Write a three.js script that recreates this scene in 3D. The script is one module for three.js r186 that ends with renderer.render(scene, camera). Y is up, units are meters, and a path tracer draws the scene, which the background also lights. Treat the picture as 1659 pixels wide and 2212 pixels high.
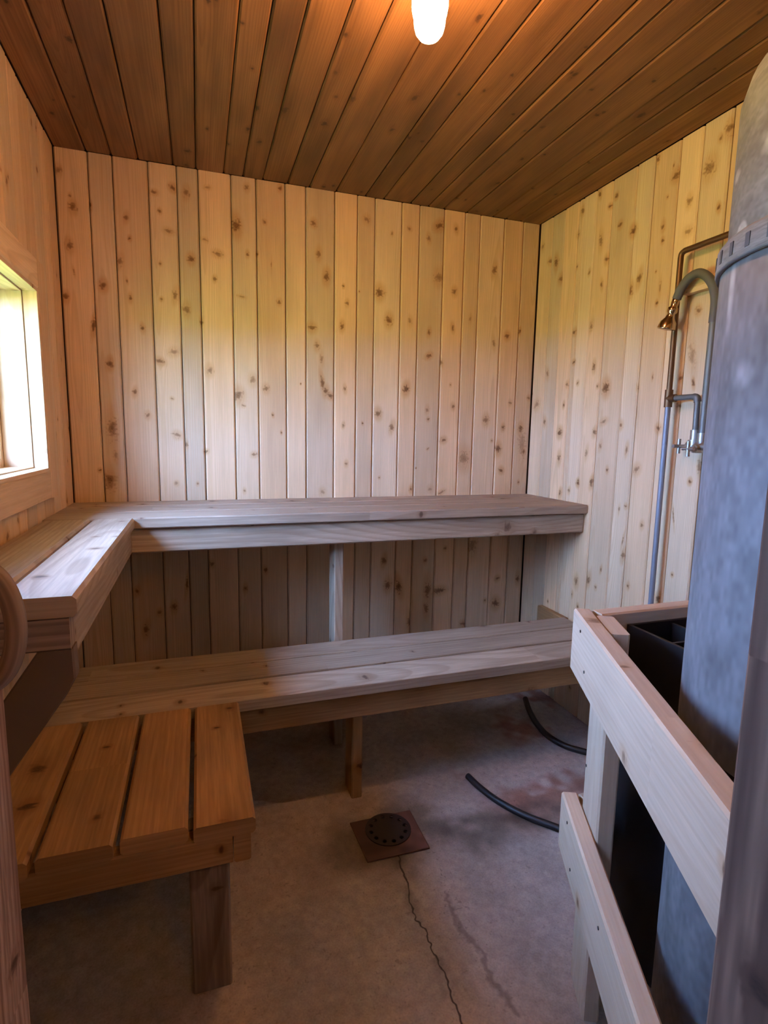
import * as THREE from 'three';
import { mergeGeometries } from 'three/addons/utils/BufferGeometryUtils.js';

// ---------------------------------------------------------------- camera, sky, sun, exposure
const scene = new THREE.Scene();
const camera = new THREE.PerspectiveCamera(2 * Math.atan(1106 / 1184.1) * 180 / Math.PI, 1659 / 2212, 0.05, 200);
camera.rotation.order = 'YXZ';
camera.rotation.set(-0.1381, -0.3253, 0.0173);
camera.position.set(0.4805, 1.268, 2.4564);
camera.updateMatrixWorld();

const renderer = new THREE.WebGLRenderer({ antialias: true });
renderer.toneMapping = THREE.LinearToneMapping;
renderer.toneMappingExposure = 0.92;
renderer.shadowMap.enabled = true;

const SKY = new THREE.Color().setRGB(19, 33.5, 68);       // bright open sky outside the window
scene.background = SKY;
const sun = new THREE.DirectionalLight(new THREE.Color().setRGB(1, 0.93, 0.82), 175);   // stands on the far side of the building; it lights the lawn
sun.position.set(5, 9, 3); sun.target.position.set(-3, 0, 1);
sun.castShadow = true;
Object.assign(sun.shadow.camera, { left: -12, right: 12, top: 12, bottom: -12, near: 0.5, far: 40 });
scene.add(sun, sun.target);
const BULB = new THREE.Color().setRGB(1, 0.43, 0.11), BULB_POWER = 1.35;      // ceiling bulb of the sauna
const HALL = new THREE.Color().setRGB(1, 0.41, 0.12), HALL_POWER = 1.1;      // bulb in the changing room behind the door

// ---------------------------------------------------------------- sizes (metres): x along the back wall, z from the back wall to the door
const W = 2.09, H = 2.3, ZF = 2.25, T = 0.015;

// ---------------------------------------------------------------- random and noise
function rng(seed) { let s = seed >>> 0; return () => { s = (s + 0x6D2B79F5) >>> 0; let t = s; t = Math.imul(t ^ (t >>> 15), t | 1); t ^= t + Math.imul(t ^ (t >>> 7), t | 61); return ((t ^ (t >>> 14)) >>> 0) / 4294967296; }; }
const R0 = rng(7);
const TAB = new Float32Array(65536); { const r = rng(99); for (let i = 0; i < 65536; i++) TAB[i] = r(); }
function noise(x, y) {
  const xi = Math.floor(x), yi = Math.floor(y), fx = x - xi, fy = y - yi;
  const u = fx * fx * (3 - 2 * fx), v = fy * fy * (3 - 2 * fy);
  const a = xi & 255, b = (xi + 1) & 255, c = (yi & 255) << 8, d = ((yi + 1) & 255) << 8;
  const p = TAB[a | c], q = TAB[b | c], r = TAB[a | d], s = TAB[b | d];
  return p + (q - p) * u + (r - p) * v + (p - q - r + s) * u * v;
}
const sstep = (a, b, x) => { const t = Math.min(1, Math.max(0, (x - a) / (b - a))); return t * t * (3 - 2 * t); };
const sr = (r, g, b) => [r / 255, g / 255, b / 255];

// ---------------------------------------------------------------- wood: colour of one point, a = metres along the grain, c = metres across it
// look: base, late (dark ring), knot colours in sRGB 0..1, contrast, blotch
function woodPixel(out, look, seed, a, c, knots) {
  let push = 0, core = 0, halo = 0, ringK = 0;
  for (const k of knots) {
    const tilt = ((k[0] * 977 + k[1] * 431) % 1 + 1) % 1 - 0.5, a1 = a - k[1], c1 = c - k[0], da = (a1 - tilt * c1) / k[3], dc = (c1 + tilt * a1 * 0.5) / k[2];
    if (da > 5 || da < -5 || dc > 4 || dc < -4) continue;
    const wob = 1 + 0.5 * (noise(a * 160 + k[0] * 91, c * 160 + k[1] * 57) - 0.5) * 2;
    const r = Math.sqrt(da * da + dc * dc) * wob;
    core = Math.max(core, (1 - sstep(0.25, 1.2, r)) * k[4]);
    halo = Math.max(halo, (1 - sstep(0.8, 2.4, Math.sqrt(da * da * 0.45 + dc * dc * 1.3))) * k[4]);
    push += Math.exp(-(da * da * 0.22 + dc * dc * 0.5)) * (dc > 0 ? 1 : -1) * Math.min(1, Math.abs(dc)) * k[2] * 0.9;
    ringK = Math.max(ringK, (1 - sstep(0.2, 1.0, r)) * (0.5 + 0.5 * Math.sin(r * 22)) * k[4]);
  }
  const s1 = (seed * 37.7) % 211, s2 = (seed * 91.3) % 197, c0 = ((seed * 0.618) % 1 - 0.5) * 0.16;
  const cc = c - push - c0 + 0.010 * (noise(a * 1.6 + s1, c * 9 + s2) - 0.5);
  const depth = 0.018 + 0.05 * ((seed * 0.377) % 1) + 0.05 * (noise(a * 0.9 + s2, s1) - 0.5);
  const ph = Math.sqrt(cc * cc + depth * depth) * (150 + 90 * ((seed * 0.731) % 1)) + 0.5 * noise(a * 5 + s1, c * 40 + s2);
  const f = ph - Math.floor(ph);
  const late = sstep(0.35, 0.9, f) * (1 - sstep(0.92, 1, f));
  const fib = noise(a * 9 + s2, c * 620 + s1) - 0.5, fib2 = noise(a * 30 + s1, c * 1500 + s2) - 0.5;
  const blot = noise(a * 2.6 + s2, c * 13 + s1) * 0.6 + noise(a * 8 + s1, c * 34 + s2) * 0.4 - 0.5;
  const tone = ((seed * 0.8191) % 1) - 0.5;
  const hue = ((seed * 1.377) % 1) - 0.85;
  const streak = Math.max(0, noise(a * 1.4 + s1 * 3, c * 90 + s2 * 3) - 0.62) * look.streak;
  const m = 1 + look.tone * tone + look.fibre * (fib + 0.6 * fib2) + look.blotch * blot;
  const l = late * look.ring + streak;
  for (let i = 0; i < 3; i++) {
    let v = look.base[i] * m * (1 + (look.hue || 0) * hue * (i - 1));
    v += (look.late[i] - v) * Math.min(0.9, l);
    v += (look.halo[i] - v) * halo * 0.5;
    v += (look.knot[i] - v) * core * 0.72;
    v *= 1 - 0.25 * ringK;
    out[i] = Math.min(1, Math.max(0, v));
  }
}
function dataTexture(w, h, paint, repeat = false) {
  const d = new Uint8Array(w * h * 4), o = [0, 0, 0];
  for (let j = 0; j < h; j++) for (let i = 0; i < w; i++) {
    paint(o, (i + 0.5) / w, (j + 0.5) / h, i, j);
    const n = (j * w + i) * 4;
    d[n] = o[0] * 255; d[n + 1] = o[1] * 255; d[n + 2] = o[2] * 255; d[n + 3] = 255;
  }
  const t = new THREE.DataTexture(d, w, h, THREE.RGBAFormat);
  t.colorSpace = THREE.SRGBColorSpace; t.magFilter = THREE.LinearFilter; t.minFilter = THREE.LinearFilter;
  if (repeat) t.wrapS = t.wrapT = THREE.RepeatWrapping;
  t.needsUpdate = true;
  return t;
}
const PINE = { base: sr(208, 180, 146), late: sr(188, 149, 108), halo: sr(178, 128, 78), knot: sr(108, 70, 36), ring: 0.28, fibre: 0.06, blotch: 0.11, tone: 0.12, streak: 0.3, hue: 0.06 };
const CEIL = { base: sr(126, 86, 51), late: sr(92, 57, 30), halo: sr(104, 66, 36), knot: sr(58, 36, 20), ring: 0.24, fibre: 0.10, blotch: 0.40, tone: 0.14, streak: 0.7 };
const BENCH = { base: sr(164, 145, 124), late: sr(130, 106, 84), halo: sr(130, 100, 76), knot: sr(74, 50, 36), ring: 0.32, fibre: 0.13, blotch: 0.22, tone: 0.10, streak: 0.8 };
const STAINED = { base: sr(166, 128, 86), late: sr(130, 90, 54), halo: sr(124, 80, 46), knot: sr(66, 40, 24), ring: 0.2, fibre: 0.14, blotch: 0.36, tone: 0.10, streak: 0.9 };
const NEWWOOD = { base: sr(194, 168, 142), late: sr(176, 142, 110), halo: sr(176, 132, 92), knot: sr(92, 62, 40), ring: 0.16, fibre: 0.06, blotch: 0.12, tone: 0.06, streak: 0.35 };
const GREYWOOD = { base: sr(130, 113, 100), late: sr(92, 74, 62), halo: sr(92, 70, 56), knot: sr(52, 36, 28), ring: 0.42, fibre: 0.22, blotch: 0.34, tone: 0.10, streak: 1.2 };
const DOORWOOD = { base: sr(178, 150, 136), late: sr(120, 88, 74), halo: sr(110, 76, 60), knot: sr(60, 40, 32), ring: 0.45, fibre: 0.28, blotch: 0.36, tone: 0.10, streak: 1.5 };
const OLDWOOD = { base: sr(128, 99, 82), late: sr(72, 50, 42), halo: sr(70, 46, 34), knot: sr(40, 26, 20), ring: 0.50, fibre: 0.30, blotch: 0.40, tone: 0.10, streak: 1.6 };
// knots: [across, along, half width, half height, darkness]
function wallTexture(look, size, len, edges, knots, px, extra, seed) {   // u = across / size, v = along / len
  const list = edges.slice(0, -1).map((e, i) => knots.filter((k) => k[0] > e - 0.06 && k[0] < edges[i + 1] + 0.06 && k[0] >= e - 0.004 && k[0] <= edges[i + 1] + 0.004));
  const r = rng(seed);
  if (extra) edges.slice(0, -1).forEach((e, i) => { const n = Math.floor(extra * (0.5 + r())); for (let q = 0; q < n; q++) { const s = 0.003 + 0.009 * r() * r() + 0.002; list[i].push([e + r() * (edges[i + 1] - e), r() * len, s, s * (0.9 + r()), 0.45 + 0.5 * r()]); } });
  const mids = edges.slice(0, -1).map((e, i) => (e + edges[i + 1]) / 2);
  const local = list.map((l, i) => l.map((k) => [k[0] - mids[i], ...k.slice(1)]));
  return dataTexture(px, px, (o, u, v) => {
    const c = u * size; let b = 0; while (b < edges.length - 2 && c > edges[b + 1]) b++;
    woodPixel(o, look, seed + b * 3.17 + 1, v * len, c - mids[b], local[b]);
  });
}
function lumberTexture(look, seed) {        // 2 m along u, 0.5 m along v, five strips
  const r = rng(seed), strips = 5, ks = [];
  for (let i = 0; i < strips; i++) { ks.push([]); const n = 4 + Math.floor(r() * 4); for (let q = 0; q < n; q++) { const s = 0.004 + 0.010 * r() * r(); ks[i].push([(r() - 0.5) * 0.09, 0.05 + r() * 1.9, s, s * (1 + r()), 0.5 + 0.45 * r()]); } }
  return dataTexture(2048, 512, (o, u, v) => { const b = Math.min(strips - 1, Math.floor(v * strips)); woodPixel(o, look, seed * 1.7 + b * 5.3 + 2, u * 2, (v * strips - b - 0.5) * 0.1, ks[b]); }, true);
}
function woodMaterial(map, rough = 0.72, bump = 0.0009, gloss = 0.5) { return new THREE.MeshPhysicalMaterial({ map, bumpMap: map, bumpScale: bump, roughness: rough, metalness: 0, specularIntensity: gloss }); }

// ---------------------------------------------------------------- geometry helpers
// a board from bounds with chamfered long edges; axis = grain direction; uv(x, y, z, n) or lumber uv in metres
function boardGeometry(x0, x1, y0, y1, z0, z1, axis, ch = 0.003, uvf = null, seed = 0) {
  const lo = [x0, y0, z0], hi = [x1, y1, z1], A = 'xyz'.indexOf(axis), B = (A + 1) % 3, C = (A + 2) % 3;
  const b0 = lo[B], b1 = hi[B], c0 = lo[C], c1 = hi[C]; ch = Math.min(ch, (b1 - b0) * 0.3, (c1 - c0) * 0.3);
  const prof = [[b0 + ch, c0], [b1 - ch, c0], [b1, c0 + ch], [b1, c1 - ch], [b1 - ch, c1], [b0 + ch, c1], [b0, c1 - ch], [b0, c0 + ch]];
  const pos = [], uv = [], nor = [];
  const offU = (seed * 0.377) % 1, strip = Math.floor((seed * 7.13) % 5), mid = (b0 + b1) / 2, midc = (c0 + c1) / 2;
  const P = (a, q) => { const p = [0, 0, 0]; p[A] = a; p[B] = q[0]; p[C] = q[1]; return p; };
  const put = (p, n, w) => { pos.push(...p); nor.push(...n); uv.push(...w); };
  const tri = (p, q, r, n, wp, wq, wr) => { put(p, n, wp); put(q, n, wq); put(r, n, wr); };
  for (let i = 0; i < 8; i++) {
    const q = prof[i], r = prof[(i + 1) % 8], nb = r[1] - q[1], nc = -(r[0] - q[0]), l = Math.hypot(nb, nc) || 1;
    const n = [0, 0, 0]; n[B] = nb / l; n[C] = nc / l;
    const wide = Math.abs(nc) > Math.abs(nb) ? 0 : 1;      // which face carries the strip
    const W2 = (a, s) => { if (uvf) { const p = P(a, s); return uvf(p, n); } const t = wide ? s[1] - midc + (s[0] - mid) * 0.3 : s[0] - mid + (s[1] - midc) * 0.3; return [(a - lo[A]) / 2 + offU, (strip + wide * 2 + 0.5) / 5 + Math.max(-0.098, Math.min(0.098, t * 0.9))]; };
    const a0 = lo[A], a1 = hi[A];
    tri(P(a0, q), P(a0, r), P(a1, r), n, W2(a0, q), W2(a0, r), W2(a1, r));
    tri(P(a0, q), P(a1, r), P(a1, q), n, W2(a0, q), W2(a1, r), W2(a1, q));
  }
  for (const e of [0, 1]) {
    const a = e ? hi[A] : lo[A], n = [0, 0, 0]; n[A] = e ? 1 : -1;
    const W3 = (s) => uvf ? uvf(P(a, s), n) : [(s[0] - mid) * 0.08 + offU, (strip + 0.5) / 5 + (s[1] - midc) * 0.9];
    for (let i = 1; i < 7; i++) { const t = [prof[0], prof[i], prof[i + 1]]; if (!e) t.reverse(); tri(P(a, t[0]), P(a, t[1]), P(a, t[2]), n, W3(t[0]), W3(t[1]), W3(t[2])); }
  }
  const g = new THREE.BufferGeometry();
  g.setAttribute('position', new THREE.Float32BufferAttribute(pos, 3));
  g.setAttribute('normal', new THREE.Float32BufferAttribute(nor, 3));
  g.setAttribute('uv', new THREE.Float32BufferAttribute(uv, 2));
  return g;
}
const names = new Map();
function numbered(n) { const k = names.get(n) || 0; names.set(n, k + 1); return k ? `${n}_${String(k).padStart(3, '0')}` : n; }
function put(name, geometry, material, parent) {
  const m = new THREE.Mesh(geometry, material); m.name = parent ? name : numbered(name); m.castShadow = m.receiveShadow = true;
  (parent || scene).add(m); return m;
}
function group(name, [x, y, z] = [0, 0, 0], turn = 0) { const g = new THREE.Group(); g.name = numbered(name); g.position.set(x, y, z); g.rotation.y = turn; scene.add(g); return g; }
function tag(o, label, category, grp) { o.userData.label = label; o.userData.category = category; if (grp) o.userData.group = grp; return o; }
function structure(o, label) { o.userData.kind = 'structure'; if (label) o.userData.label = label; return o; }
let seedCount = 1;
function lumber(name, parent, mat, x0, x1, y0, y1, z0, z1, axis, ch = 0.004) { seedCount += 1.618; return put(name, boardGeometry(x0, x1, y0, y1, z0, z1, axis, ch, null, seedCount), mat, parent); }
function boxes(list) { return mergeGeometries(list.map(([x0, x1, y0, y1, z0, z1]) => new THREE.BoxGeometry(x1 - x0, y1 - y0, z1 - z0).translate((x0 + x1) / 2, (y0 + y1) / 2, (z0 + z1) / 2))); }
function tube(points, r, seg = 40, rad = 10, closed = false) { return new THREE.TubeGeometry(new THREE.CatmullRomCurve3(points.map((p) => new THREE.Vector3(...p)), closed, 'centripetal'), seg, r, rad, closed); }
function rod(p, q, r, rad = 14) {
  const a = new THREE.Vector3(...p), b = new THREE.Vector3(...q), d = b.clone().sub(a);
  return new THREE.CylinderGeometry(r, r, d.length(), rad).applyQuaternion(new THREE.Quaternion().setFromUnitVectors(new THREE.Vector3(0, 1, 0), d.normalize())).translate((p[0] + q[0]) / 2, (p[1] + q[1]) / 2, (p[2] + q[2]) / 2);
}

// ---------------------------------------------------------------- knots read off the photograph, in metres on each wall
const KNOTS_BACK = [[.015,2.221,.011,.011,.6],[.048,2.137,.005,.006,.6],[.056,2.099,.012,.014,.8],[.037,1.959,.013,.014,.7],[.047,1.867,.004,.011,.5],[.014,1.771,.011,.011,.8],[.145,1.827,.014,.013,.9],[.116,2.113,.005,.01,.9],[.238,2.086,.009,.012,.7],[.247,2.011,.006,.006,.9],[.208,1.922,.011,.016,.6],[.231,1.851,.004,.007,.6],[.24,1.788,.007,.01,.8],[.28,1.677,.008,.01,.9],[.106,1.676,.008,.025,1],[.34,2.192,.014,.006,.7],[.411,2.218,.015,.009,.9],[.359,2.126,.007,.006,.7],[.389,2.055,.017,.007,.5],[.355,1.93,.006,.005,.6],[.354,1.794,.007,.005,.6],[.406,1.812,.01,.018,.6],[.46,2.209,.013,.014,.6],[.47,1.96,.013,.012,.9],[.448,1.761,.014,.015,.6],[.542,2.239,.012,.005,.4],[.525,2.04,.013,.005,.4],[.575,1.992,.019,.008,.6],[.56,1.893,.008,.008,.7],[.504,1.716,.006,.01,.7],[.648,2.109,.019,.023,.9],[.694,2.261,.011,.009,.6],[.692,2.004,.007,.008,.7],[.732,2.01,.005,.006,.8],[.666,1.833,.015,.004,.5],[.829,2.28,.008,.009,.8],[.764,2.139,.009,.006,.6],[.822,1.825,.009,.008,.7],[.79,1.972,.003,.017,.4],[.155,1.532,.012,.014,1],[.152,1.277,.019,.041,.6],[.152,1.283,.011,.013,.8],[.133,1.074,.016,.018,.9],[.133,1.06,.022,.033,.5],[.16,1.171,.009,.018,.4],[.099,1.111,.007,.005,.8],[.241,1.425,.008,.011,.8],[.286,1.334,.01,.009,.6],[.338,1.553,.02,.008,.7],[.393,1.592,.019,.01,.5],[.396,1.257,.015,.009,.6],[.43,1.218,.007,.01,.6],[.387,1.055,.008,.006,.5],[.47,1.052,.005,.005,.6],[.532,1.526,.013,.013,.6],[.508,1.189,.01,.006,.8],[.644,1.427,.022,.019,.7],[.706,1.495,.014,.014,.5],[.762,1.461,.012,.011,.7],[.664,1.387,.009,.005,.5],[.708,1.177,.013,.007,.6],[.79,1.349,.005,.006,.9],[.826,1.274,.004,.005,1],[.664,1.019,.006,.007,.5],[.381,1.405,.007,.004,.5],[.97,2.161,.013,.01,.7],[.992,2.04,.011,.015,.6],[1.027,1.949,.014,.018,.8],[.962,1.73,.018,.011,.7],[.986,1.655,.011,.012,.6],[1.103,1.917,.005,.005,.8],[1.12,1.848,.008,.009,.6],[1.097,1.747,.01,.013,.8],[1.176,1.902,.003,.003,.9],[1.206,2.208,.015,.011,.5],[1.271,1.906,.02,.018,.8],[1.317,1.79,.017,.017,.8],[1.325,2.164,.006,.006,.5],[1.408,2.195,.01,.006,.5],[1.42,1.795,.009,.012,.5],[1.556,2.227,.026,.013,.9],[1.503,2.166,.01,.013,.6],[1.56,2.001,.023,.02,.6],[1.639,2.223,.01,.012,.7],[1.64,1.946,.012,.012,.7],[1.637,1.782,.009,.013,.7],[1.517,1.752,.009,.012,.7],[1.848,2.064,.012,.02,.7],[1.934,1.764,.013,.011,.9],[2.004,1.792,.005,.01,1],[1.728,1.829,.007,.012,.4],[1.862,1.725,.008,.018,.5],[1.009,1.499,.009,.029,.9],[1.024,1.461,.012,.014,.9],[1.045,1.441,.017,.009,.9],[1.113,1.475,.007,.011,.7],[.912,1.488,.003,.003,.9],[1.006,1.598,.008,.018,.5],[1.106,1.313,.007,.008,.7],[1.121,1.138,.008,.008,.6],[1.273,1.369,.015,.015,.8],[1.341,1.308,.011,.018,.7],[1.408,1.487,.016,.018,1],[1.197,1.323,.004,.005,.9],[1.519,1.645,.018,.009,.8],[1.518,1.395,.009,.011,.5],[1.524,1.35,.007,.006,.7],[1.526,1.209,.007,.004,.6],[1.652,1.414,.01,.01,.7],[1.635,1.516,.005,.005,.7],[1.608,1.253,.015,.009,.8],[1.585,1.619,.006,.01,.7],[1.72,1.164,.028,.031,.6],[1.835,1.354,.016,.016,.7],[1.909,1.213,.017,.018,.9],[1.873,1.253,.006,.005,.8],[1.933,1.32,.01,.01,.8],[1.934,1.104,.014,.01,.9],[2.035,1.318,.013,.017,.9],[2.06,1.2,.012,.01,.8],[2.049,1.236,.021,.067,.35],[2.039,1.043,.006,.006,.9],[1.967,1.443,.008,.008,.6],[2.074,1.471,.01,.007,.6],[1.444,1.016,.008,.01,.9],[1.468,1.117,.003,.003,1],[1.283,1.072,.005,.004,.7],[1.01,1.01,.013,.011,.4],[1.602,.996,.021,.007,.5],[1.546,1.014,.013,.01,.4],[1.314,.671,.012,.018,.8],[1.334,.545,.017,.02,.8],[1.392,.537,.016,.031,1],[1.609,.499,.033,.012,.8],[1.547,.504,.019,.035,.8],[1.541,.409,.013,.027,.7],[1.94,.54,.014,.009,.8],[1.937,.406,.022,.018,.9],[1.875,.425,.008,.007,.7],[2.063,.529,.011,.018,.8],[1.786,.723,.023,.035,.5],[1.452,.347,.011,.026,.7],[1.755,.311,.018,.009,.8],[1.529,.659,.009,.01,.6],[1.636,.715,.008,.007,.6]];
KNOTS_BACK.push([0.215, 0.60, 0.01, 0.012, 0.8], [0.245, 0.43, 0.012, 0.02, 0.8], [0.36, 0.52, 0.012, 0.014, 0.7], [0.415, 0.62, 0.006, 0.03, 0.7], [0.52, 0.7, 0.01, 0.01, 0.6], [0.66, 0.58, 0.009, 0.012, 0.7], [0.75, 0.66, 0.008, 0.01, 0.8], [0.30, 0.50, 0.01, 0.01, 0.6]);
const KNOTS_RIGHT = [[.424,2.279,.009,.012,.9],[.489,2.207,.01,.006,.9],[.522,2.233,.011,.008,.8],[.555,2.114,.012,.009,.8],[.63,2.069,.016,.013,1],[.448,2.087,.011,.021,.6],[.488,2.003,.009,.011,.8],[.471,1.908,.008,.013,.7],[.682,1.88,.012,.02,.9],[.635,1.843,.016,.018,.9],[.819,2.19,.018,.012,.8],[.804,2.227,.004,.006,.7],[.778,2.034,.008,.011,.8],[.781,1.986,.007,.007,.9],[.761,1.883,.004,.003,1],[.777,1.769,.006,.006,1],[.787,2.13,.005,.004,.6],[.959,2.155,.023,.021,.6],[1.007,2.015,.007,.009,1],[.886,2.08,.011,.013,.6],[.892,1.981,.016,.009,.5],[1.018,2.244,.014,.016,.7],[.313,2.253,.012,.011,.6],[.294,2.162,.009,.009,.6],[.142,2.086,.015,.018,.8],[.185,2.002,.016,.014,.7],[.094,2.105,.017,.009,.6],[.028,2.19,.011,.012,.5],[.965,1.705,.012,.009,.7],[.787,1.821,.005,.018,.5],[.307,1.743,.012,.009,.9],[.318,1.612,.011,.007,.9],[.248,1.297,.017,.014,1],[.254,1.177,.012,.017,.8],[.401,1.073,.011,.01,1],[.276,1.013,.008,.013,1],[.458,1.577,.01,.014,.8],[.488,1.492,.006,.006,.8],[.539,1.482,.021,.02,1],[.423,1.748,.01,.015,.6],[.356,1.517,.009,.007,.7],[.279,1.517,.008,.008,.6],[.121,1.35,.013,.014,.7],[.049,1.436,.024,.015,.5],[.121,1.582,.011,.017,.5],[.488,1.299,.01,.012,.8],[.541,1.343,.02,.008,.6],[.447,1.209,.009,.018,.5],[.582,1.143,.007,.008,.8],[.685,1.231,.008,.015,.7],[.717,1.466,.006,.009,.6],[.744,1.156,.018,.012,.6],[.834,1.312,.013,.009,.9],[.786,1.503,.005,.008,.6],[.794,.944,.009,.009,.6],[.708,.805,.009,.016,.7],[.702,.865,.004,.021,.6],[.513,.653,.012,.018,.9],[.437,.627,.013,.016,.7],[.409,.56,.009,.009,1],[.564,.633,.007,.007,.6],[.972,1.466,.006,.012,1],[.956,1.558,.013,.041,.4],[.995,1.129,.008,.007,1],[.957,.788,.006,.005,.9],[1.025,1.183,.007,.018,.6],[.939,1,.003,.025,.7],[.916,1.487,.01,.008,.8],[.921,1.39,.012,.009,.7],[.669,.989,.005,.011,.5]];

// ---------------------------------------------------------------- board edges
const EDGES_BACK = [0, 0.112, 0.196, 0.321, 0.425, 0.505, 0.631, 0.731, 0.85, 0.937, 1.063, 1.165, 1.246, 1.372, 1.458, 1.58, 1.686, 1.766, 1.894, 1.998, W];
const EDGES_RIGHT = [0, 0.1, 0.193, 0.29, 0.321, 0.403, 0.499, 0.63, 0.716, 0.83, 0.922, 1.03, 1.12, 1.235, 1.33, 1.45, 1.54, 1.66, 1.75, 1.87, 1.96, 2.08, 2.17, ZF];
const EDGES_CEIL = [0, 0.109, 0.195, 0.288, 0.414, 0.498, 0.604, 0.68, 0.76, 0.861, 0.953, 1.069, 1.2, 1.284, 1.412, 1.498, 1.574, 1.692, 1.827, 1.901, 1.978, W];
const EDGES_LEFT = [0, 0.119, 0.205, 0.31, 0.424, 0.518, 0.618, 0.702, 0.83, 0.915, 1.035, 1.12, 1.24, 1.33, 1.45, 1.54, 1.66, 1.75, 1.87, 1.96, 2.08, 2.17, ZF];

const M = {};
M.back = woodMaterial(wallTexture(PINE, W, H, EDGES_BACK, KNOTS_BACK, 2048, 0, 11));
M.right = woodMaterial(wallTexture(PINE, ZF, H, EDGES_RIGHT, KNOTS_RIGHT, 2048, 3, 29));
M.left = woodMaterial(wallTexture(PINE, ZF, H, EDGES_LEFT, [], 1024, 9, 47));
M.ceil = woodMaterial(wallTexture(CEIL, W, ZF, EDGES_CEIL, [], 2048, 7, 71), 0.6, 0.0016);
M.bench = woodMaterial(lumberTexture(BENCH, 5), 0.62, 0.0012);
M.stained = woodMaterial(lumberTexture(STAINED, 15), 0.62, 0.0012);
M.new = woodMaterial(lumberTexture(NEWWOOD, 23), 0.9, 0.0006, 0.25);
M.old = woodMaterial(lumberTexture(OLDWOOD, 41), 0.8, 0.0022);
M.grey = woodMaterial(lumberTexture(GREYWOOD, 83), 0.8, 0.0018);
M.door = woodMaterial(lumberTexture(DOORWOOD, 53), 0.8, 0.002);
M.pine = woodMaterial(lumberTexture(PINE, 61), 0.72, 0.0008);
M.backing = new THREE.MeshStandardMaterial({ color: '#2e2015', roughness: 0.9 });
M.outside = new THREE.MeshStandardMaterial({ color: '#7a5a3e', roughness: 0.9 });

// concrete: patches, grit, stains round the drain, the crack that runs from the drain to the door
const CRACK = [[1.022, 1.045], [1.012, 1.10], [1.016, 1.15], [0.996, 1.21], [0.992, 1.27], [1.004, 1.31], [0.997, 1.36], [1.0, 1.43], [0.99, 1.52], [0.982, 1.65], [0.99, 1.8], [0.97, 2.0], [0.98, 2.25]];
const CRACK2 = [[1.1, 1.22], [1.088, 1.33], [1.115, 1.4], [1.10, 1.47], [1.12, 1.56]];
function nearPath(path, x, z) {
  let d = 9;
  for (let i = 0; i + 1 < path.length; i++) {
    const [ax, az] = path[i], [bx, bz] = path[i + 1]; if (z < az - 0.1 || z > bz + 0.1) continue;
    const t = Math.min(1, Math.max(0, ((x - ax) * (bx - ax) + (z - az) * (bz - az)) / ((bx - ax) ** 2 + (bz - az) ** 2)));
    d = Math.min(d, Math.hypot(x - ax - t * (bx - ax), z - az - t * (bz - az)));
  }
  return d;
}
const FLOORW = 2.4, FLOORD = 2.4;
function concrete(o, x, z) {
  const big = noise(x * 3.1 + 9, z * 3.1 + 4), mid = noise(x * 9 + 3, z * 9 + 8), fine = noise(x * 60, z * 60), grit = noise(x * 330, z * 330), grit2 = noise(x * 170 + 7, z * 170 + 3);
  let v = 0.94 + 0.16 * (big - 0.5) + 0.14 * (mid - 0.5) + 0.10 * (fine - 0.5) + 0.10 * (grit - 0.5);
  if (grit2 > 0.84) v *= 1 - (grit2 - 0.84) * 1.2 * (0.3 + mid);
  let r = 0.71 * v, g = 0.665 * v, b = 0.635 * v;
  // dark water stains that run from the drain towards the stove, rust near the hose
  const wob = noise(x * 7 + 2, z * 7 + 5) - 0.5, wob2 = noise(x * 24 + 2, z * 24 + 5) - 0.5;
  const st = sstep(0.12, 0.0, Math.abs(z - 0.99 - 0.12 * (x - 1.1) + wob * 0.12)) * sstep(1.12, 1.2, x) * sstep(1.9, 1.5, x) * (0.6 + wob2);
  const dr = sstep(0.23, 0.10, Math.hypot(x - 1.03, (z - 0.97) * 1.1) + wob * 0.12 + wob2 * 0.06);
  const rust = sstep(0.5, 0.75, noise(x * 4 + 31, z * 4 + 12) + wob2 * 0.3) * sstep(1.3, 1.5, x) * sstep(1.15, 0.9, z);
  const k = Math.min(0.55, Math.max(0, st * 0.5 + dr * 0.35));
  r *= 1 - k * 0.85; g *= 1 - k * 0.9; b *= 1 - k;
  r *= 1 - rust * 0.18; g *= 1 - rust * 0.36; b *= 1 - rust * 0.42;
  const tan = sstep(0.42, 0.8, noise(x * 2.3 + 51, z * 2.3 + 22)); g *= 1 - tan * 0.06; b *= 1 - tan * 0.13;
  const jag = (noise(x * 90, z * 90) - 0.5) * 0.008;
  const dc = nearPath(CRACK, x + jag, z), d2 = nearPath(CRACK2, x + jag * 1.6, z);
  const cr = Math.max(1 - sstep(0.0008, 0.0034, dc), 0.35 * (1 - sstep(0.001, 0.012, d2)), 0.25 * (1 - sstep(0.003, 0.03, dc)) * sstep(0.35, 0.6, noise(x * 30, z * 30)));
  r *= 1 - cr * 0.6; g *= 1 - cr * 0.62; b *= 1 - cr * 0.6;
  o[0] = Math.min(1, r); o[1] = Math.min(1, g); o[2] = Math.min(1, b);
}
const floorMap = dataTexture(2048, 2048, (o, u, v) => concrete(o, u * FLOORW, v * FLOORD));
M.floor = new THREE.MeshStandardMaterial({ map: floorMap, bumpMap: floorMap, bumpScale: 0.003, roughness: 0.78 });
M.hallFloor = new THREE.MeshStandardMaterial({ color: '#8a7c6e', roughness: 0.85 });
M.plaster = new THREE.MeshStandardMaterial({ color: '#a08a70', roughness: 0.9 });

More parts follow.
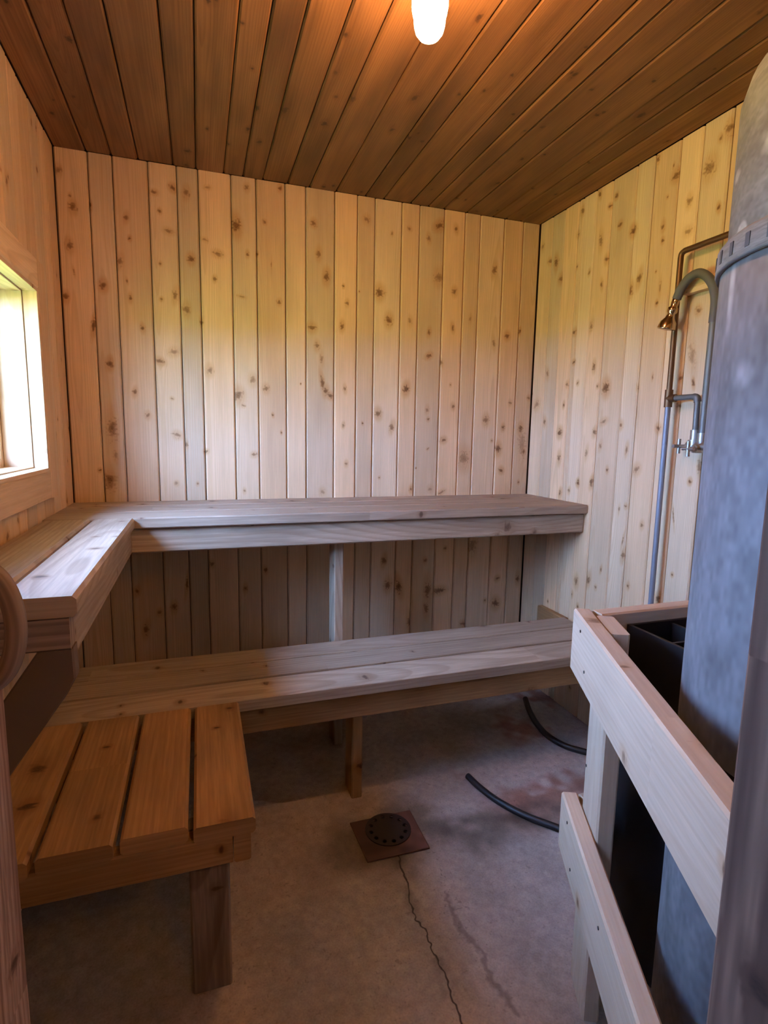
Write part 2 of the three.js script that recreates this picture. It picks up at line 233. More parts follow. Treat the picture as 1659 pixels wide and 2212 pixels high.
// ---------------------------------------------------------------- floor, walls, ceiling: backings with thickness, boards as parts
const DRX = 1.026, DRZ = 0.936, DRR = 0.064;     // the drain's hole through the slab
const floor = structure(put('floor', (() => {
  const s = new THREE.Shape([[-0.18, -0.18], [W + 0.18, -0.18], [W + 0.18, 2.52], [-0.18, 2.52]].map((q) => new THREE.Vector2(...q)));
  const h = new THREE.Path(); h.absarc(DRX, DRZ, DRR, 0, Math.PI * 2, true); s.holes.push(h);
  const g = new THREE.ExtrudeGeometry(s, { depth: 0.12, bevelEnabled: false, curveSegments: 32 }).rotateX(Math.PI / 2);
  const p = g.attributes.position, uv = g.attributes.uv; for (let i = 0; i < p.count; i++) uv.setXY(i, p.getX(i) / FLOORW, p.getZ(i) / FLOORD);
  return g;
})(), M.floor), 'stained grey concrete floor with a crack');

const wallBack = structure(put('wall_back', boxes([[-0.18, W + 0.18, -0.12, H + 0.12, -0.18, -T]]), M.backing), 'back wall of vertical knotty pine boards');
for (let i = 0; i + 1 < EDGES_BACK.length; i++) {
  const d = 0.0016 * (((i * 7) % 5) / 4);       // boards stand a little proud of each other
  put('board', boardGeometry(EDGES_BACK[i] + 0.0014, EDGES_BACK[i + 1] - 0.0014, 0.002, H, -T - 0.002, -d, 'y', 0.0072, (p) => [p[0] / W, p[1] / H]), M.back, wallBack);
}
const wallRight = structure(put('wall_right', boxes([[W + T, W + 0.18, -0.12, H + 0.12, -0.2, ZF + 0.12]]), M.backing), 'right wall of vertical knotty pine boards behind the shower pipes');
for (let i = 0; i + 1 < EDGES_RIGHT.length; i++) {
  const d = 0.0016 * (((i * 3) % 5) / 4);
  put('board', boardGeometry(W + d, W + T + 0.002, 0.002, H, EDGES_RIGHT[i] + 0.0014, EDGES_RIGHT[i + 1] - 0.0014, 'y', 0.0072, (p) => [p[2] / ZF, p[1] / H]), M.right, wallRight);
}
// left wall round the window
const WZ0 = 0.412, WZ1 = 1.42, WY0 = 1.134, WY1 = 1.706, WT = 0.17;
const wallLeft = structure(put('wall_left', boxes([[-WT, -T, -0.12, WY0, -0.2, ZF + 0.12], [-WT, -T, WY1, H + 0.12, -0.2, ZF + 0.12], [-WT, -T, WY0, WY1, -0.2, WZ0], [-WT, -T, WY0, WY1, WZ1, ZF + 0.12]]), M.backing), 'left wall of vertical pine boards round the window');
for (let i = 0; i + 1 < EDGES_LEFT.length; i++) {
  const z0 = EDGES_LEFT[i] + 0.0014, z1 = EDGES_LEFT[i + 1] - 0.0014, d = 0.0016 * (((i * 3) % 5) / 4), uvf = (p) => [p[2] / ZF, p[1] / H];
  const add = (y0, y1, a = z0, b = z1) => put('board', boardGeometry(-T - 0.002, -d, y0, y1, a, b, 'y', 0.0072, uvf), M.left, wallLeft);
  if (z1 < WZ0 || z0 > WZ1) add(0.002, H);
  else {
    add(0.002, WY0 - 0.002); add(WY1 + 0.002, H);
    if (z0 < WZ0) add(WY0, WY1, z0, WZ0 - 0.002);
    if (z1 > WZ1) add(WY0, WY1, WZ1 + 0.002, z1);
  }
}
const ceiling = structure(put('ceiling', boxes([[-0.18, W + 0.18, H + T, H + 0.2, -0.2, ZF + 0.14]]), M.backing), 'ceiling of dark stained tongue and groove boards');
for (let i = 0; i + 1 < EDGES_CEIL.length; i++) {
  const d = 0.002 * (((i * 3) % 5) / 4);
  put('board', boardGeometry(EDGES_CEIL[i] + 0.0014, EDGES_CEIL[i + 1] - 0.0014, H + d, H + T + 0.002, 0.001, ZF, 'z', 0.006, (p) => [p[0] / W, p[2] / ZF]), M.ceil, ceiling);
}
// front wall with the doorway the camera looks through
const DX0 = 0.115, DX1 = 0.800, DH = 1.95;
const wallFront = structure(put('wall_front', boxes([[-0.18, DX0, -0.12, H + 0.12, ZF + T, ZF + 0.12], [DX1, W + 0.18, -0.12, H + 0.12, ZF + T, ZF + 0.12], [DX0, DX1, DH, H + 0.12, ZF + T, ZF + 0.12]]), M.backing), 'front wall with the doorway');
{
  const e = [0, 0.115, 0.225, 0.335, 0.445, 0.555, 0.69, 0.80, 0.89, 0.98, 1.1, 1.19, 1.31, 1.4, 1.52, 1.61, 1.73, 1.82, 1.94, 2.03, W];
  for (let i = 0; i + 1 < e.length; i++) put('board', boardGeometry(e[i] + 0.0014, e[i + 1] - 0.0014, e[i] >= DX0 && e[i + 1] <= DX1 ? DH : 0.002, H, ZF, ZF + T, 'y', 0.0072, (p) => [p[0] / ZF, p[1] / H]), M.left, wallFront);
}
// changing room behind the camera
structure(put('floor', boxes([[-0.6, W + 0.3, -0.12, -0.001, 2.52, 4.6]]), M.hallFloor), 'changing room floor');
structure(put('ceiling', boxes([[-0.6, W + 0.3, H, H + 0.15, ZF + 0.121, 4.6]]), M.plaster), 'changing room ceiling');
const HZ0 = 3.05, HZ1 = 3.45, HY0 = 1.2, HY1 = 1.7;     // small side window of the changing room
structure(put('wall_hall_left', boxes([[-0.6, -0.45, 0, H, ZF + 0.121, HZ0], [-0.6, -0.45, 0, H, HZ1, 4.6], [-0.6, -0.45, 0, HY0, HZ0, HZ1], [-0.6, -0.45, HY1, H, HZ0, HZ1], [-0.45, -0.181, 0, H, ZF + 0.121, ZF + 0.2]]), M.plaster), 'changing room wall with a small window');
structure(put('wall_hall_right', boxes([[W + 0.15, W + 0.3, 0, H, ZF + 0.121, 4.6]]), M.plaster), 'changing room wall');
structure(put('wall_hall_rear', boxes([[-0.6, W + 0.3, 0, H, 4.6, 4.75]]), M.plaster), 'changing room wall');
{
  const t = new THREE.Group(); t.name = 'window_2'; t.position.set(-0.6, HY0, HZ0); scene.add(t); structure(t, 'small window of the changing room');
  const w = HZ1 - HZ0, h = HY1 - HY0, f = 0.035;
  lumber('sash', t, M.pine, 0.05, 0.1, 0, h, 0, f, 'y'); lumber('sash', t, M.pine, 0.05, 0.1, 0, h, w - f, w, 'y'); lumber('sash', t, M.pine, 0.05, 0.1, 0, f, f, w - f, 'z'); lumber('sash', t, M.pine, 0.05, 0.1, h - f, h, f, w - f, 'z');
  put('pane', new THREE.BoxGeometry(0.004, h - 2 * f, w - 2 * f).translate(0.075, h / 2, w / 2), new THREE.MeshPhysicalMaterial({ color: '#ffffff', transmission: 1, thickness: 0, roughness: 0.02, ior: 1.45 }), t);
}
structure(put('roof', boxes([[-0.78, W + 0.7, H + 0.21, H + 0.27, -0.6, 5.2], [-0.78, -0.74, H + 0.03, H + 0.21, -0.6, 5.2]]), M.outside), 'roof with a deep eave over the window');

// door frame: weathered jambs and head with a stop strip
for (const [i, x0, x1, sx0, sx1] of [[1, DX1 - 0.022, DX1 + 0.003, DX1 - 0.034, DX1 - 0.022], [2, DX0 - 0.003, DX0 + 0.022, DX0 + 0.022, DX0 + 0.034]]) {
  const t = new THREE.Group(); t.name = `trim_${i}`; scene.add(t); structure(t, i === 1 ? 'weathered brown door jamb beside the stove guard' : 'weathered brown door jamb at the hinges');
  lumber('jamb', t, M.old, x0, x1, 0, DH, ZF - 0.015, ZF + 0.135, 'y', 0.003);
  lumber('door_stop', t, M.old, sx0, sx1, 0, DH - 0.02, ZF + 0.045, ZF + 0.085, 'y', 0.003);
}
{ const t = new THREE.Group(); t.name = 'trim_3'; scene.add(t); structure(t, 'weathered brown head of the door frame'); lumber('jamb', t, M.old, DX0 + 0.022, DX1 - 0.022, DH - 0.022, DH + 0.003, ZF - 0.015, ZF + 0.135, 'x', 0.003); }

// ---------------------------------------------------------------- window: casing, deep lining, sash, glass
{
  const t = new THREE.Group(); t.name = 'window_1'; t.position.set(0, WY0, WZ0); scene.add(t); structure(t, 'deep pine lined window in the left wall');
  const h = WY1 - WY0, w = WZ1 - WZ0, c = 0.088;
  lumber('casing', t, M.pine, 0.0005, 0.018, -c, h + c, -c, 0, 'y', 0.003);
  lumber('casing', t, M.pine, 0.0005, 0.018, -c, h + c, w, w + c, 'y', 0.003);
  lumber('casing', t, M.pine, 0.0005, 0.018, -c, 0, 0, w, 'z', 0.003);
  lumber('casing', t, M.pine, 0.0005, 0.018, h, h + c, 0, w, 'z', 0.003);
  // inner lining strip, then the deeper lining boards with a fine gap
  for (const [xa, xb, s] of [[-0.024, 0.016, 0], [-0.105, -0.0255, 0.004]]) {
    lumber('lining', t, M.pine, xa, xb, 0.012 + s, h - 0.012 - s, 0, 0.012 + s, 'y', 0.001);
    lumber('lining', t, M.pine, xa, xb, 0.012 + s, h - 0.012 - s, w - 0.012 - s, w, 'y', 0.001);
    lumber('lining', t, M.pine, xa, xb, 0, 0.012 + s, 0, w, 'z', 0.001);
    lumber('lining', t, M.pine, xa, xb, h - 0.012 - s, h, 0, w, 'z', 0.001);
  }
  const f = 0.042;
  lumber('sash', t, M.pine, -0.15, -0.106, 0, h, 0, f, 'y', 0.004);
  lumber('sash', t, M.pine, -0.15, -0.106, 0, h, w - f, w, 'y', 0.004);
  lumber('sash', t, M.pine, -0.15, -0.106, 0, f, f, w - f, 'z', 0.004);
  lumber('sash', t, M.pine, -0.15, -0.106, h - f, h, f, w - f, 'z', 0.004);
  put('pane', new THREE.BoxGeometry(0.004, h - 2 * f, w - 2 * f).translate(-0.13, h / 2, w / 2), new THREE.MeshPhysicalMaterial({ color: '#ffffff', transmission: 1, thickness: 0, roughness: 0.02, ior: 1.45 }), t);
}

// lawn outside
{
  const gt = dataTexture(512, 512, (o, u, v) => { const n = noise(u * 40, v * 40), m = noise(u * 160 + 5, v * 160), k = 0.75 + 0.35 * n + 0.25 * (m - 0.5); o[0] = 0.45 * k; o[1] = 0.50 * k; o[2] = 0.15 * k; }, true);
  const g = new THREE.PlaneGeometry(60, 60, 60, 60).rotateX(-Math.PI / 2), p = g.attributes.position;
  for (let i = 0; i < p.count; i++) p.setY(i, 0.12 * noise(p.getX(i) * 0.4 + 40, p.getZ(i) * 0.4 + 40));
  gt.repeat.set(18, 18);
  const lawn = put('lawn', g.translate(-4, -0.35, 4), new THREE.MeshStandardMaterial({ map: gt, roughness: 1 }));
  structure(lawn, 'mown green lawn outside the window'); 
}

// ---------------------------------------------------------------- lamps
function bulbGeometry(r, len) { const p = []; for (let i = 0; i <= 14; i++) { const a = (i / 14) * Math.PI * 0.62; p.push(new THREE.Vector2(Math.sin(a) * r, -len + r - Math.cos(a) * r)); } p.push(new THREE.Vector2(r * 0.62, -0.022), new THREE.Vector2(r * 0.45, 0)); return new THREE.LatheGeometry(p, 28); }
{
  const g = group('ceiling_lamp', [0.966, H, 1.262]); tag(g, 'bare glowing light bulb in a round white porcelain holder on the board ceiling', 'lamp');
  const por = new THREE.MeshStandardMaterial({ color: '#e9e4da', roughness: 0.35 });
  const prof = [[0, 0], [0.055, 0], [0.055, -0.012], [0.046, -0.03], [0.043, -0.058], [0.036, -0.064], [0, -0.064]].map((q) => new THREE.Vector2(...q));
  put('lamp_holder', new THREE.LatheGeometry(prof, 32), por, g);
  // stubby bulb: a wide glass collar and a narrower round tip
  const bp = [[0, -0.203], [0.012, -0.201], [0.022, -0.195], [0.029, -0.186], [0.0325, -0.174], [0.034, -0.158], [0.0365, -0.150], [0.0385, -0.138], [0.038, -0.12], [0.034, -0.10], [0.027, -0.085], [0.018, -0.0645]].map((q) => new THREE.Vector2(...q));
  const b = put('bulb', new THREE.LatheGeometry(bp, 32), new THREE.MeshStandardMaterial({ color: '#fff4e0', emissive: new THREE.Color().setRGB(1, 0.80, 0.52), emissiveIntensity: 40, roughness: 0.4 }), g);
  b.userData.label = 'glowing warm white bulb';
  const l = new THREE.PointLight(BULB, BULB_POWER); l.position.set(0, -0.155, 0); l.castShadow = true; l.shadow.radius = 1.5; g.add(l);
}
{
  const g = group('pendant_lamp', [0.87, H, 2.87]); tag(g, 'bare bulb hanging on a short black cord in the changing room', 'lamp');
  const blk = new THREE.MeshStandardMaterial({ color: '#1c1a18', roughness: 0.5 });
  put('cord', rod([0, 0, 0], [0, -0.31, 0], 0.004, 8), blk, g);
  put('socket', new THREE.LatheGeometry([[0, 0.0], [0.012, 0], [0.02, -0.015], [0.02, -0.06], [0, -0.06]].map((q) => new THREE.Vector2(...q)), 20).translate(0, -0.3, 0), blk, g);
  put('bulb', bulbGeometry(0.031, 0.105).translate(0, -0.355, 0), new THREE.MeshStandardMaterial({ color: '#fff0d8', emissive: new THREE.Color().setRGB(1, 0.76, 0.45), emissiveIntensity: 12, roughness: 0.4 }), g);
  const l = new THREE.PointLight(HALL, HALL_POWER); l.position.set(0, -0.42, 0); l.castShadow = true; l.shadow.radius = 1.5; g.add(l);
}

// ---------------------------------------------------------------- benches
{ // upper bench along the back wall
  const g = group('upper_bench', [0, 0, 0]); tag(g, 'long upper bench of pale worn planks along the back wall', 'bench');
  for (const [z0, z1] of [[0.006, 0.1595], [0.164, 0.321], [0.326, 0.485]]) lumber('seat_plank', g, M.bench, 0.002, W - 0.004, 0.945, 0.983, z0, z1, 'x', 0.0045);
  lumber('front_rail', g, M.bench, 0.256, W - 0.006, 0.858, 0.944, 0.427, 0.465, 'x', 0.005);
  lumber('rear_rail', g, M.bench, 0.004, W - 0.006, 0.858, 0.944, 0.004, 0.042, 'x', 0.004);
  lumber('post', g, M.bench, 0.972, 1.010, 0.001, 0.944, 0.308, 0.3995, 'y', 0.004);
  lumber('end_rail', g, M.bench, W - 0.046, W - 0.006, 0.858, 0.944, 0.043, 0.4265, 'z', 0.004);
}
{ // upper bench along the left wall
  const g = group('upper_bench', [0, 0, 0.487]); tag(g, 'short upper bench of two wide planks below the window on a diagonal brace', 'bench');
  const L = 0.922;
  lumber('seat_plank', g, M.bench, 0.004, 0.138, 0.945, 0.983, 0, L - 0.006, 'z', 0.006);
  lumber('seat_plank', g, M.bench, 0.145, 0.270, 0.945, 0.983, 0, L, 'z', 0.007);
  lumber('front_rail', g, M.bench, 0.217, 0.255, 0.858, 0.944, -0.02, L - 0.042, 'z', 0.004);
  lumber('end_rail', g, M.grey, 0.004, 0.256, 0.884, 0.9445, L - 0.041, L - 0.004, 'x', 0.003);
  const s = new THREE.Shape([[0.206, 0.883], [0.256, 0.883], [0.257, 0.829], [0.243, 0.803], [0.004, 0.456], [0.004, 0.588]].map((q) => new THREE.Vector2(...q)));
  const bg = new THREE.ExtrudeGeometry(s, { depth: 0.03, bevelEnabled: true, bevelSize: 0.003, bevelThickness: 0.004, bevelSegments: 1 }); bg.translate(0, 0, L - 0.04);
  { const p = bg.attributes.position, uv = bg.attributes.uv; for (let i = 0; i < p.count; i++) { const x = p.getX(i), y = p.getY(i), a = x * 0.567 + y * 0.824, c = x * 0.824 - y * 0.567; uv.setXY(i, a / 2 + 0.13, 0.3 + Math.max(-0.095, Math.min(0.095, (c + 0.36) * 0.9 + p.getZ(i) * 0.2))); } }
  put('brace', bg, M.grey, g);
}
{ // lower bench along the back
  const g = group('lower_bench', [0, 0, 0]); tag(g, 'long lower bench of three worn planks below the upper bench', 'bench');
  for (const [z0, z1] of [[0.402, 0.519], [0.527, 0.651], [0.666, 0.806]]) lumber('seat_plank', g, M.bench, 0.004, W - 0.03, 0.412, 0.45, z0, z1, 'x', 0.002);
  lumber('front_rail', g, M.stained, 0.004, W - 0.03, 0.325, 0.411, 0.748, 0.786, 'x', 0.004);
  lumber('leg', g, M.stained, 0.955, 0.993, 0.001, 0.411, 0.656, 0.7475, 'y', 0.004);
  lumber('joist', g, M.stained, 1.012, 1.05, 0.325, 0.411, 0.404, 0.747, 'z', 0.004);
  lumber('joist', g, M.stained, 0.05, 0.088, 0.325, 0.411, 0.404, 0.747, 'z', 0.004);
  lumber('joist', g, M.stained, W - 0.07, W - 0.032, 0.325, 0.411, 0.404, 0.747, 'z', 0.004);
  lumber('ledger', g, M.stained, W - 0.032, W - 0.002, 0.36, 0.445, 0.2, 0.40, 'z', 0.004);
  lumber('rear_rail', g, M.stained, 0.004, 0.97, 0.325, 0.411, 0.404 - 0.04, 0.402, 'x', 0.004);
  lumber('leg', g, M.stained, W - 0.07, W - 0.032, 0.001, 0.324, 0.66, 0.747, 'y', 0.004);
  lumber('leg', g, M.stained, 0.05, 0.088, 0.001, 0.324, 0.66, 0.747, 'y', 0.004);
}
{ // lower platform at the left
  const g = group('step_bench', [0, 0, 0.81]); tag(g, 'low platform bench of four short stained planks with a square front leg', 'bench');
  const L = 0.54;
  for (const [x0, x1, l] of [[0.006, 0.146, 0.0], [0.158, 0.294, -0.004], [0.306, 0.436, -0.012], [0.447, 0.574, -0.002]]) lumber('seat_plank', g, M.stained, x0, x1, 0.414, 0.45, 0.0, L + l, 'z', 0.006);
  lumber('front_rail', g, M.stained, 0.006, 0.526, 0.342, 0.413, L - 0.05, L - 0.012, 'x', 0.004);
  lumber('side_rail', g, M.stained, 0.528, 0.564, 0.345, 0.413, 0.0, L - 0.010, 'z', 0.004);
  lumber('side_rail', g, M.stained, 0.006, 0.042, 0.345, 0.413, 0.0, L - 0.052, 'z', 0.004);
  lumber('leg', g, M.grey, 0.434, 0.520, 0.001, 0.413, L - 0.09, L - 0.0515, 'y', 0.004);
  lumber('leg', g, M.grey, 0.006, 0.09, 0.001, 0.342, L - 0.09, L - 0.0525, 'y', 0.004);
}

// ---------------------------------------------------------------- guard round the stove
const GA = 0.435, GX = 1.275, GZ = 1.458;
{
  const g = group('stove_guard', [GX, 0, GZ], -GA); tag(g, 'guard rail of new pale lumber nailed round the stove', 'railing');
  const LEN = (ZF - 0.017 - GZ - 0.017) / Math.cos(GA);
  lumber('top_rail', g, M.new, 0, 0.037, 0.746, 0.889, 0, LEN, 'z', 0.004);
  lumber('lower_rail', g, M.new, 0, 0.037, 0.298, 0.438, 0, LEN, 'z', 0.004);
  lumber('post', g, M.new, 0.038, 0.074, 0.001, 0.887, 0.040, 0.155, 'y', 0.004);
  for (const [y0, y1] of [[0.746, 0.887], [0.298, 0.436]]) {
    const m = lumber('rear_rail', g, M.new, 0, 0.74, y0, y1, 0, 0.037, 'x', 0.004);
    m.rotation.y = GA; m.position.set(0.0395, 0, -0.004);
  }
  const nail = new THREE.CylinderGeometry(0.0032, 0.0032, 0.002, 8).rotateZ(Math.PI / 2), nm = new THREE.MeshStandardMaterial({ color: '#35302c', roughness: 0.5, metalness: 0.6 });
  for (const [y, z] of [[0.86, 0.07], [0.79, 0.12], [0.41, 0.07], [0.335, 0.12], [0.40, 0.33], [0.34, 0.5]]) { const n = put('nail', nail, nm, g); n.position.set(-0.0005, y, z); }
  for (const [y, z] of [[0.69, 0.046], [0.54, 0.046]]) { const n = put('nail', nail, nm, g); n.position.set(0.0376, y, z + 0.004); }
}

// ---------------------------------------------------------------- stove, tank
{
  const steel = new THREE.MeshStandardMaterial({ color: '#1b1a1a', roughness: 0.55, metalness: 0.3 });
  const x0 = 1.378, x1 = 1.985, z0 = 1.512, z1 = 1.702, top = 0.86, t = 0.008;
  const g = group('sauna_stove', [x0, 0, z0]); tag(g, 'black steel sauna stove with an empty divided stone tray on top', 'stove');
  const w = x1 - x0, d = z1 - z0;
  put('firebox', boxes([[0, w, 0.09, 0.70, 0, d]]), steel, g);
  for (const [a, b, c, e] of [[0, t, 0, d], [w - t, w, 0, d], [t, w - t, 0, t], [t, w - t, d - t, d]]) put('tray_wall', boxes([[a, b, 0.7005, top, c, e]]), steel, g);
  put('tray_divider', boxes([[0.118, 0.126, 0.7005, top - 0.006, t, d - t]]), steel, g);
  put('tray_divider', boxes([[t, 0.1175, 0.7005, top - 0.008, 0.10, 0.106]]), steel, g);
  put('tray_divider', boxes([[0.3, 0.308, 0.7005, top - 0.006, t, d - t]]), steel, g);
  for (const [a, b] of [[0.02, 0.02], [w - 0.05, 0.02], [0.02, d - 0.05], [w - 0.05, d - 0.05]]) put('foot', boxes([[a, a + 0.03, 0.0005, 0.0895, b, b + 0.03]]), steel, g);
}
{
  const gt = dataTexture(1024, 1024, (o, u, v) => {
    const x = u * 24, y = v * 24;
    // zinc spangle and pale lime drips
    const sp = noise(x * 2.2 + 3 * noise(y, x), y * 2.2), fi = noise(x * 9, y * 9), big = noise(x * 0.35 + 4, y * 0.35 + 2);
    const drip = sstep(0.70, 0.9, noise(x * 1.7 + 8, y * 0.28 + 3)) * sstep(0.45, 0.8, noise(x * 0.8, y * 0.8));
    const spot = sstep(0.80, 0.92, noise(x * 1.3 + 20, y * 0.9 + 30));
    const k = 0.44 + 0.10 * (sp - 0.5) + 0.07 * (fi - 0.5) + 0.10 * (big - 0.5) + 0.18 * drip + 0.2 * spot;
    o[0] = k * 1.0; o[1] = k * 0.99; o[2] = k * 0.99;
  }, true);
  gt.wrapS = THREE.RepeatWrapping;
  const galv = new THREE.MeshStandardMaterial({ map: gt, roughness: 0.66, metalness: 0.25, bumpMap: gt, bumpScale: 0.0006 });
  const cx = 1.42, cz = 1.95, r = 0.242;
  const lathe = (pts, n = 64) => new THREE.LatheGeometry(pts.map((q) => new THREE.Vector2(...q)), n);
  const g = group('water_tank', [cx, 0, cz]); tag(g, 'tall galvanized water tank with a crimped collar standing over the stove', 'tank');
  put('body', lathe([[0, 0.802], [r - 0.004, 0.80], [r, 0.804], [r, 1.52], [0, 1.52]]), galv, g);
  put('head', lathe([[r - 0.006, 1.5205], [r - 0.006, 1.755], [r - 0.014, 1.785], [r - 0.036, 1.80], [0, 1.81]]), galv, g);
  const c = put('collar', lathe([[r - 0.004, 1.519], [r + 0.005, 1.517], [r + 0.007, 1.522], [r + 0.006, 1.552], [r + 0.001, 1.558], [r - 0.005, 1.56]]), galv, g);
  const dg = new THREE.BoxGeometry(0.004, 0.018, 0.009), dm = new THREE.MeshStandardMaterial({ color: '#4b4f55', roughness: 0.6, metalness: 0.5 });
  for (let i = 0; i < 40; i++) { const a = (i / 40) * Math.PI * 2, n = put('crimp', dg, dm, c); n.position.set(Math.cos(a) * (r + 0.0052), 1.537, -Math.sin(a) * (r + 0.0052)); n.rotation.y = a; }
  const dark = new THREE.MeshStandardMaterial({ color: '#1d1b1a', roughness: 0.7 });
  put('neck', lathe([[0, 0.63], [r - 0.05, 0.63], [r - 0.05, 0.7995], [0, 0.7995]], 40), dark, g);
  put('base_drum', lathe([[0, 0.001], [r, 0.001], [r, 0.628], [r - 0.006, 0.6295], [0, 0.6295]]), galv, g);
}

// ---------------------------------------------------------------- shower
{
  const copper = new THREE.MeshStandardMaterial({ color: '#6d5138', roughness: 0.45, metalness: 0.75 });
  const lead = new THREE.MeshStandardMaterial({ color: '#6f706c', roughness: 0.55, metalness: 0.6 });
  const brass = new THREE.MeshStandardMaterial({ color: '#9a948a', roughness: 0.4, metalness: 0.85 });
  const chrome = new THREE.MeshStandardMaterial({ color: '#b9a68c', roughness: 0.16, metalness: 1 });
  const X = W - 0.04, g = group('shower', [X, 0, 0.911]); tag(g, 'plumbed shower of copper pipe, valve and bent hose on the right wall', 'shower');
  put('supply_pipe', rod([0, 0.02, 0], [0, 1.40, 0], 0.0095), new THREE.MeshStandardMaterial({ color: '#80828a', roughness: 0.5, metalness: 0.4 }), g);
  put('riser_pipe', mergeGeometries([rod([0, 1.43, 0], [0, 1.885, 0], 0.0095), tube([[0, 1.885, 0], [0, 1.897, 0.003], [0, 1.903, 0.016]], 0.0095, 8, 12), rod([0, 1.903, 0.014], [0, 1.903, 0.46], 0.0095)]), copper, g);
  put('tee', mergeGeometries([rod([0, 1.385, 0], [0, 1.445, 0], 0.0135), rod([0, 1.415, 0], [0, 1.415, 0.03], 0.0135)]), copper, g);
  put('branch_pipe', mergeGeometries([rod([0, 1.415, 0.028], [0, 1.415, 0.105], 0.0095), tube([[0, 1.415, 0.104], [0, 1.411, 0.117], [0, 1.397, 0.121]], 0.0115, 8, 12), rod([0, 1.398, 0.121], [0, 1.30, 0.123], 0.0095)]), lead, g);
  const v = put('valve', mergeGeometries([rod([0, 1.305, 0.123], [0, 1.27, 0.124], 0.015), rod([0, 1.25, 0.10], [0, 1.25, 0.185], 0.017), rod([0, 1.272, 0.123], [0, 1.24, 0.123], 0.019), rod([0, 1.25, 0.152], [0, 1.295, 0.152], 0.0145), rod([-0.03, 1.243, 0.15], [0.02, 1.243, 0.15], 0.014)]), brass, g);
  put('handle', mergeGeometries([rod([0, 1.25, 0.06], [0, 1.25, 0.10], 0.006), rod([0, 1.225, 0.062], [0, 1.275, 0.062], 0.006), rod([-0.025, 1.25, 0.062], [0.022, 1.25, 0.062], 0.006)]), brass, v);
  put('handle', mergeGeometries([rod([-0.055, 1.243, 0.15], [-0.03, 1.243, 0.15], 0.006), rod([-0.053, 1.218, 0.15], [-0.053, 1.268, 0.15], 0.006), rod([-0.053, 1.243, 0.128], [-0.053, 1.243, 0.172], 0.006)]), brass, v);
  put('shower_pipe', rod([0, 1.29, 0.152], [0, 1.66, 0.153], 0.0125), lead, g);
  put('hose', tube([[0, 1.645, 0.153], [-0.002, 1.715, 0.154], [-0.005, 1.765, 0.140], [-0.009, 1.797, 0.115], [-0.013, 1.810, 0.090], [-0.016, 1.802, 0.058], [-0.019, 1.776, 0.033], [-0.021, 1.744, 0.018]], 0.0145, 48, 14), new THREE.MeshStandardMaterial({ color: '#5c5b5d', roughness: 0.7 }), g);
  const head = new THREE.LatheGeometry([[0, 0.012], [0.012, 0.012], [0.013, -0.01], [0.011, -0.022], [0.017, -0.028], [0.017, -0.04], [0.012, -0.046], [0.016, -0.06], [0.026, -0.074], [0.030, -0.094], [0.028, -0.098], [0, -0.095]].map((q) => new THREE.Vector2(...q)), 28);
  const hm = put('shower_head', head, chrome, g); hm.scale.setScalar(1.0); hm.position.set(-0.021, 1.742, 0.017); hm.rotation.set(0.25, 0, -0.1);
  hm.userData.label = 'chrome bell shower head';
  put('bracket', boxes([[0.012, 0.0395, 1.762, 1.802, 0.01, 0.25]]), M.pine, g).userData.label = 'pine block behind the hose';
  for (const y of [0.5]) put('pipe_clip', boxes([[0.004, 0.0395, y - 0.01, y + 0.01, -0.018, 0.018]]), copper, g);
}

// ---------------------------------------------------------------- floor drain
{
  const rust = new THREE.MeshStandardMaterial({ map: dataTexture(256, 256, (o, u, v) => { const n = noise(u * 9, v * 9), m = noise(u * 40, v * 40), k = 0.7 + 0.5 * n + 0.3 * (m - 0.5); o[0] = 0.42 * k; o[1] = 0.29 * k; o[2] = 0.25 * k; }), roughness: 0.8, metalness: 0.25 });
  const iron = new THREE.MeshStandardMaterial({ color: '#332927', roughness: 0.75, metalness: 0.3 });
  const g = group('floor_drain', [1.022, 0.0005, 0.958]); tag(g, 'square rusty floor drain plate with a round grate of holes', 'drain');
  const s = new THREE.Shape([[-0.103, -0.088], [0.103, -0.088], [0.100, 0.088], [-0.096, 0.084]].map((q) => new THREE.Vector2(...q)));
  { const h = new THREE.Path(); h.absarc(0.004, -0.022, DRR, 0, Math.PI * 2, true); s.holes.push(h); }
  put('plate', new THREE.ExtrudeGeometry(s, { depth: 0.004, bevelEnabled: true, bevelSize: 0.002, bevelThickness: 0.001, bevelSegments: 1 }).rotateX(Math.PI / 2).translate(0, 0.0055, 0), rust, g);
  const c = new THREE.Shape(); c.absarc(0, 0, 0.074, 0, Math.PI * 2);
  for (let i = 0; i < 12; i++) { const h = new THREE.Path(), a = (i / 12) * Math.PI * 2; h.absarc(Math.cos(a) * 0.057, Math.sin(a) * 0.057, 0.0072, 0, Math.PI * 2, true); c.holes.push(h); }
  const gr = put('grate', new THREE.ExtrudeGeometry(c, { depth: 0.004, bevelEnabled: false, curveSegments: 20 }).rotateX(Math.PI / 2).translate(0.004, 0.0098, -0.022), iron, g);
  put('sump', new THREE.LatheGeometry([[0, -0.24], [DRR - 0.002, -0.24], [DRR - 0.002, 0.006], [DRR - 0.004, 0.006], [DRR - 0.004, -0.236], [0, -0.236]].map((q) => new THREE.Vector2(...q)), 32).translate(0.004, 0, -0.022), iron, g);
}

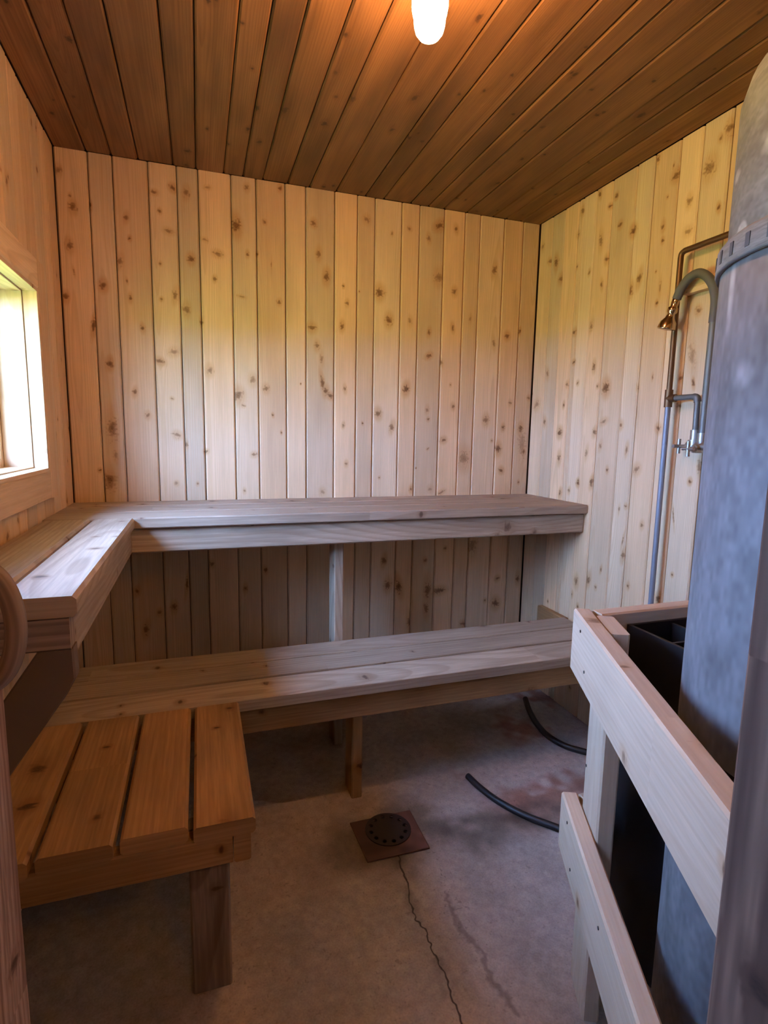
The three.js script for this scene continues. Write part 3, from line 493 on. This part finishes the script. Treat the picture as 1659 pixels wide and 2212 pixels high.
// ---------------------------------------------------------------- hoses on the floor
{
  const rub = new THREE.MeshStandardMaterial({ color: '#1a1a1c', roughness: 0.5 });
  const h1 = put('rubber_hose', tube([[1.400, 0.0125, 0.765], [1.410, 0.0125, 0.835], [1.438, 0.0125, 0.93], [1.482, 0.0125, 1.012], [1.55, 0.0125, 1.096], [1.62, 0.0125, 1.19], [1.67, 0.0125, 1.27], [1.72, 0.0125, 1.36], [1.80, 0.0125, 1.44]], 0.0115, 70, 12), rub);
  tag(h1, 'black rubber hose end lying on the concrete near the drain', 'hose');
  const h2 = put('rubber_hose', tube([[1.952, 0.0125, 0.295], [1.905, 0.0125, 0.40], [1.868, 0.0125, 0.52], [1.858, 0.0125, 0.62], [1.882, 0.0125, 0.705], [1.925, 0.0125, 0.755], [1.985, 0.0125, 0.82], [2.03, 0.0125, 0.92]], 0.0125, 70, 12), rub);
  tag(h2, 'black rubber hose curving over the floor under the lower bench', 'hose');
}

// ---------------------------------------------------------------- open door with its wooden pull
{
  const g = new THREE.Group(); g.name = 'door_1'; g.position.set(0.139, 0, 2.235); g.rotation.y = -0.0943; scene.add(g); structure(g, 'weathered plank door swung open into the sauna');
  const L = 0.669;
  for (let i = 0; i < 5; i++) lumber('plank', g, M.door, -0.024, 0, 0.02, 1.92, -L + i * L / 5 + 0.0008, -L + (i + 1) * L / 5 - 0.0008, 'y', 0.003);
  for (const y of [0.35, 1.55]) lumber('batten', g, M.door, -0.046, -0.0245, y, y + 0.1, -L + 0.05, -0.08, 'z', 0.004);
  const hp = []; for (let i = 0; i <= 12; i++) { const a = (i / 12 - 0.5) * Math.PI; hp.push([Math.cos(a) * 0.0415 - 0.002, 1.004 + Math.sin(a) * 0.082, -L + 0.045]); }
  const hg = tube(hp, 0.0135, 40, 14); { const uv = hg.attributes.uv; for (let i = 0; i < uv.count; i++) uv.setXY(i, uv.getX(i) * 0.12 + 0.3, 0.46 + 0.07 * Math.abs(uv.getY(i) - 0.5)); } const h = put('pull_handle', hg, M.grey, g); h.userData.label = 'bowed wooden pull handle';
}

renderer.render(scene, camera);
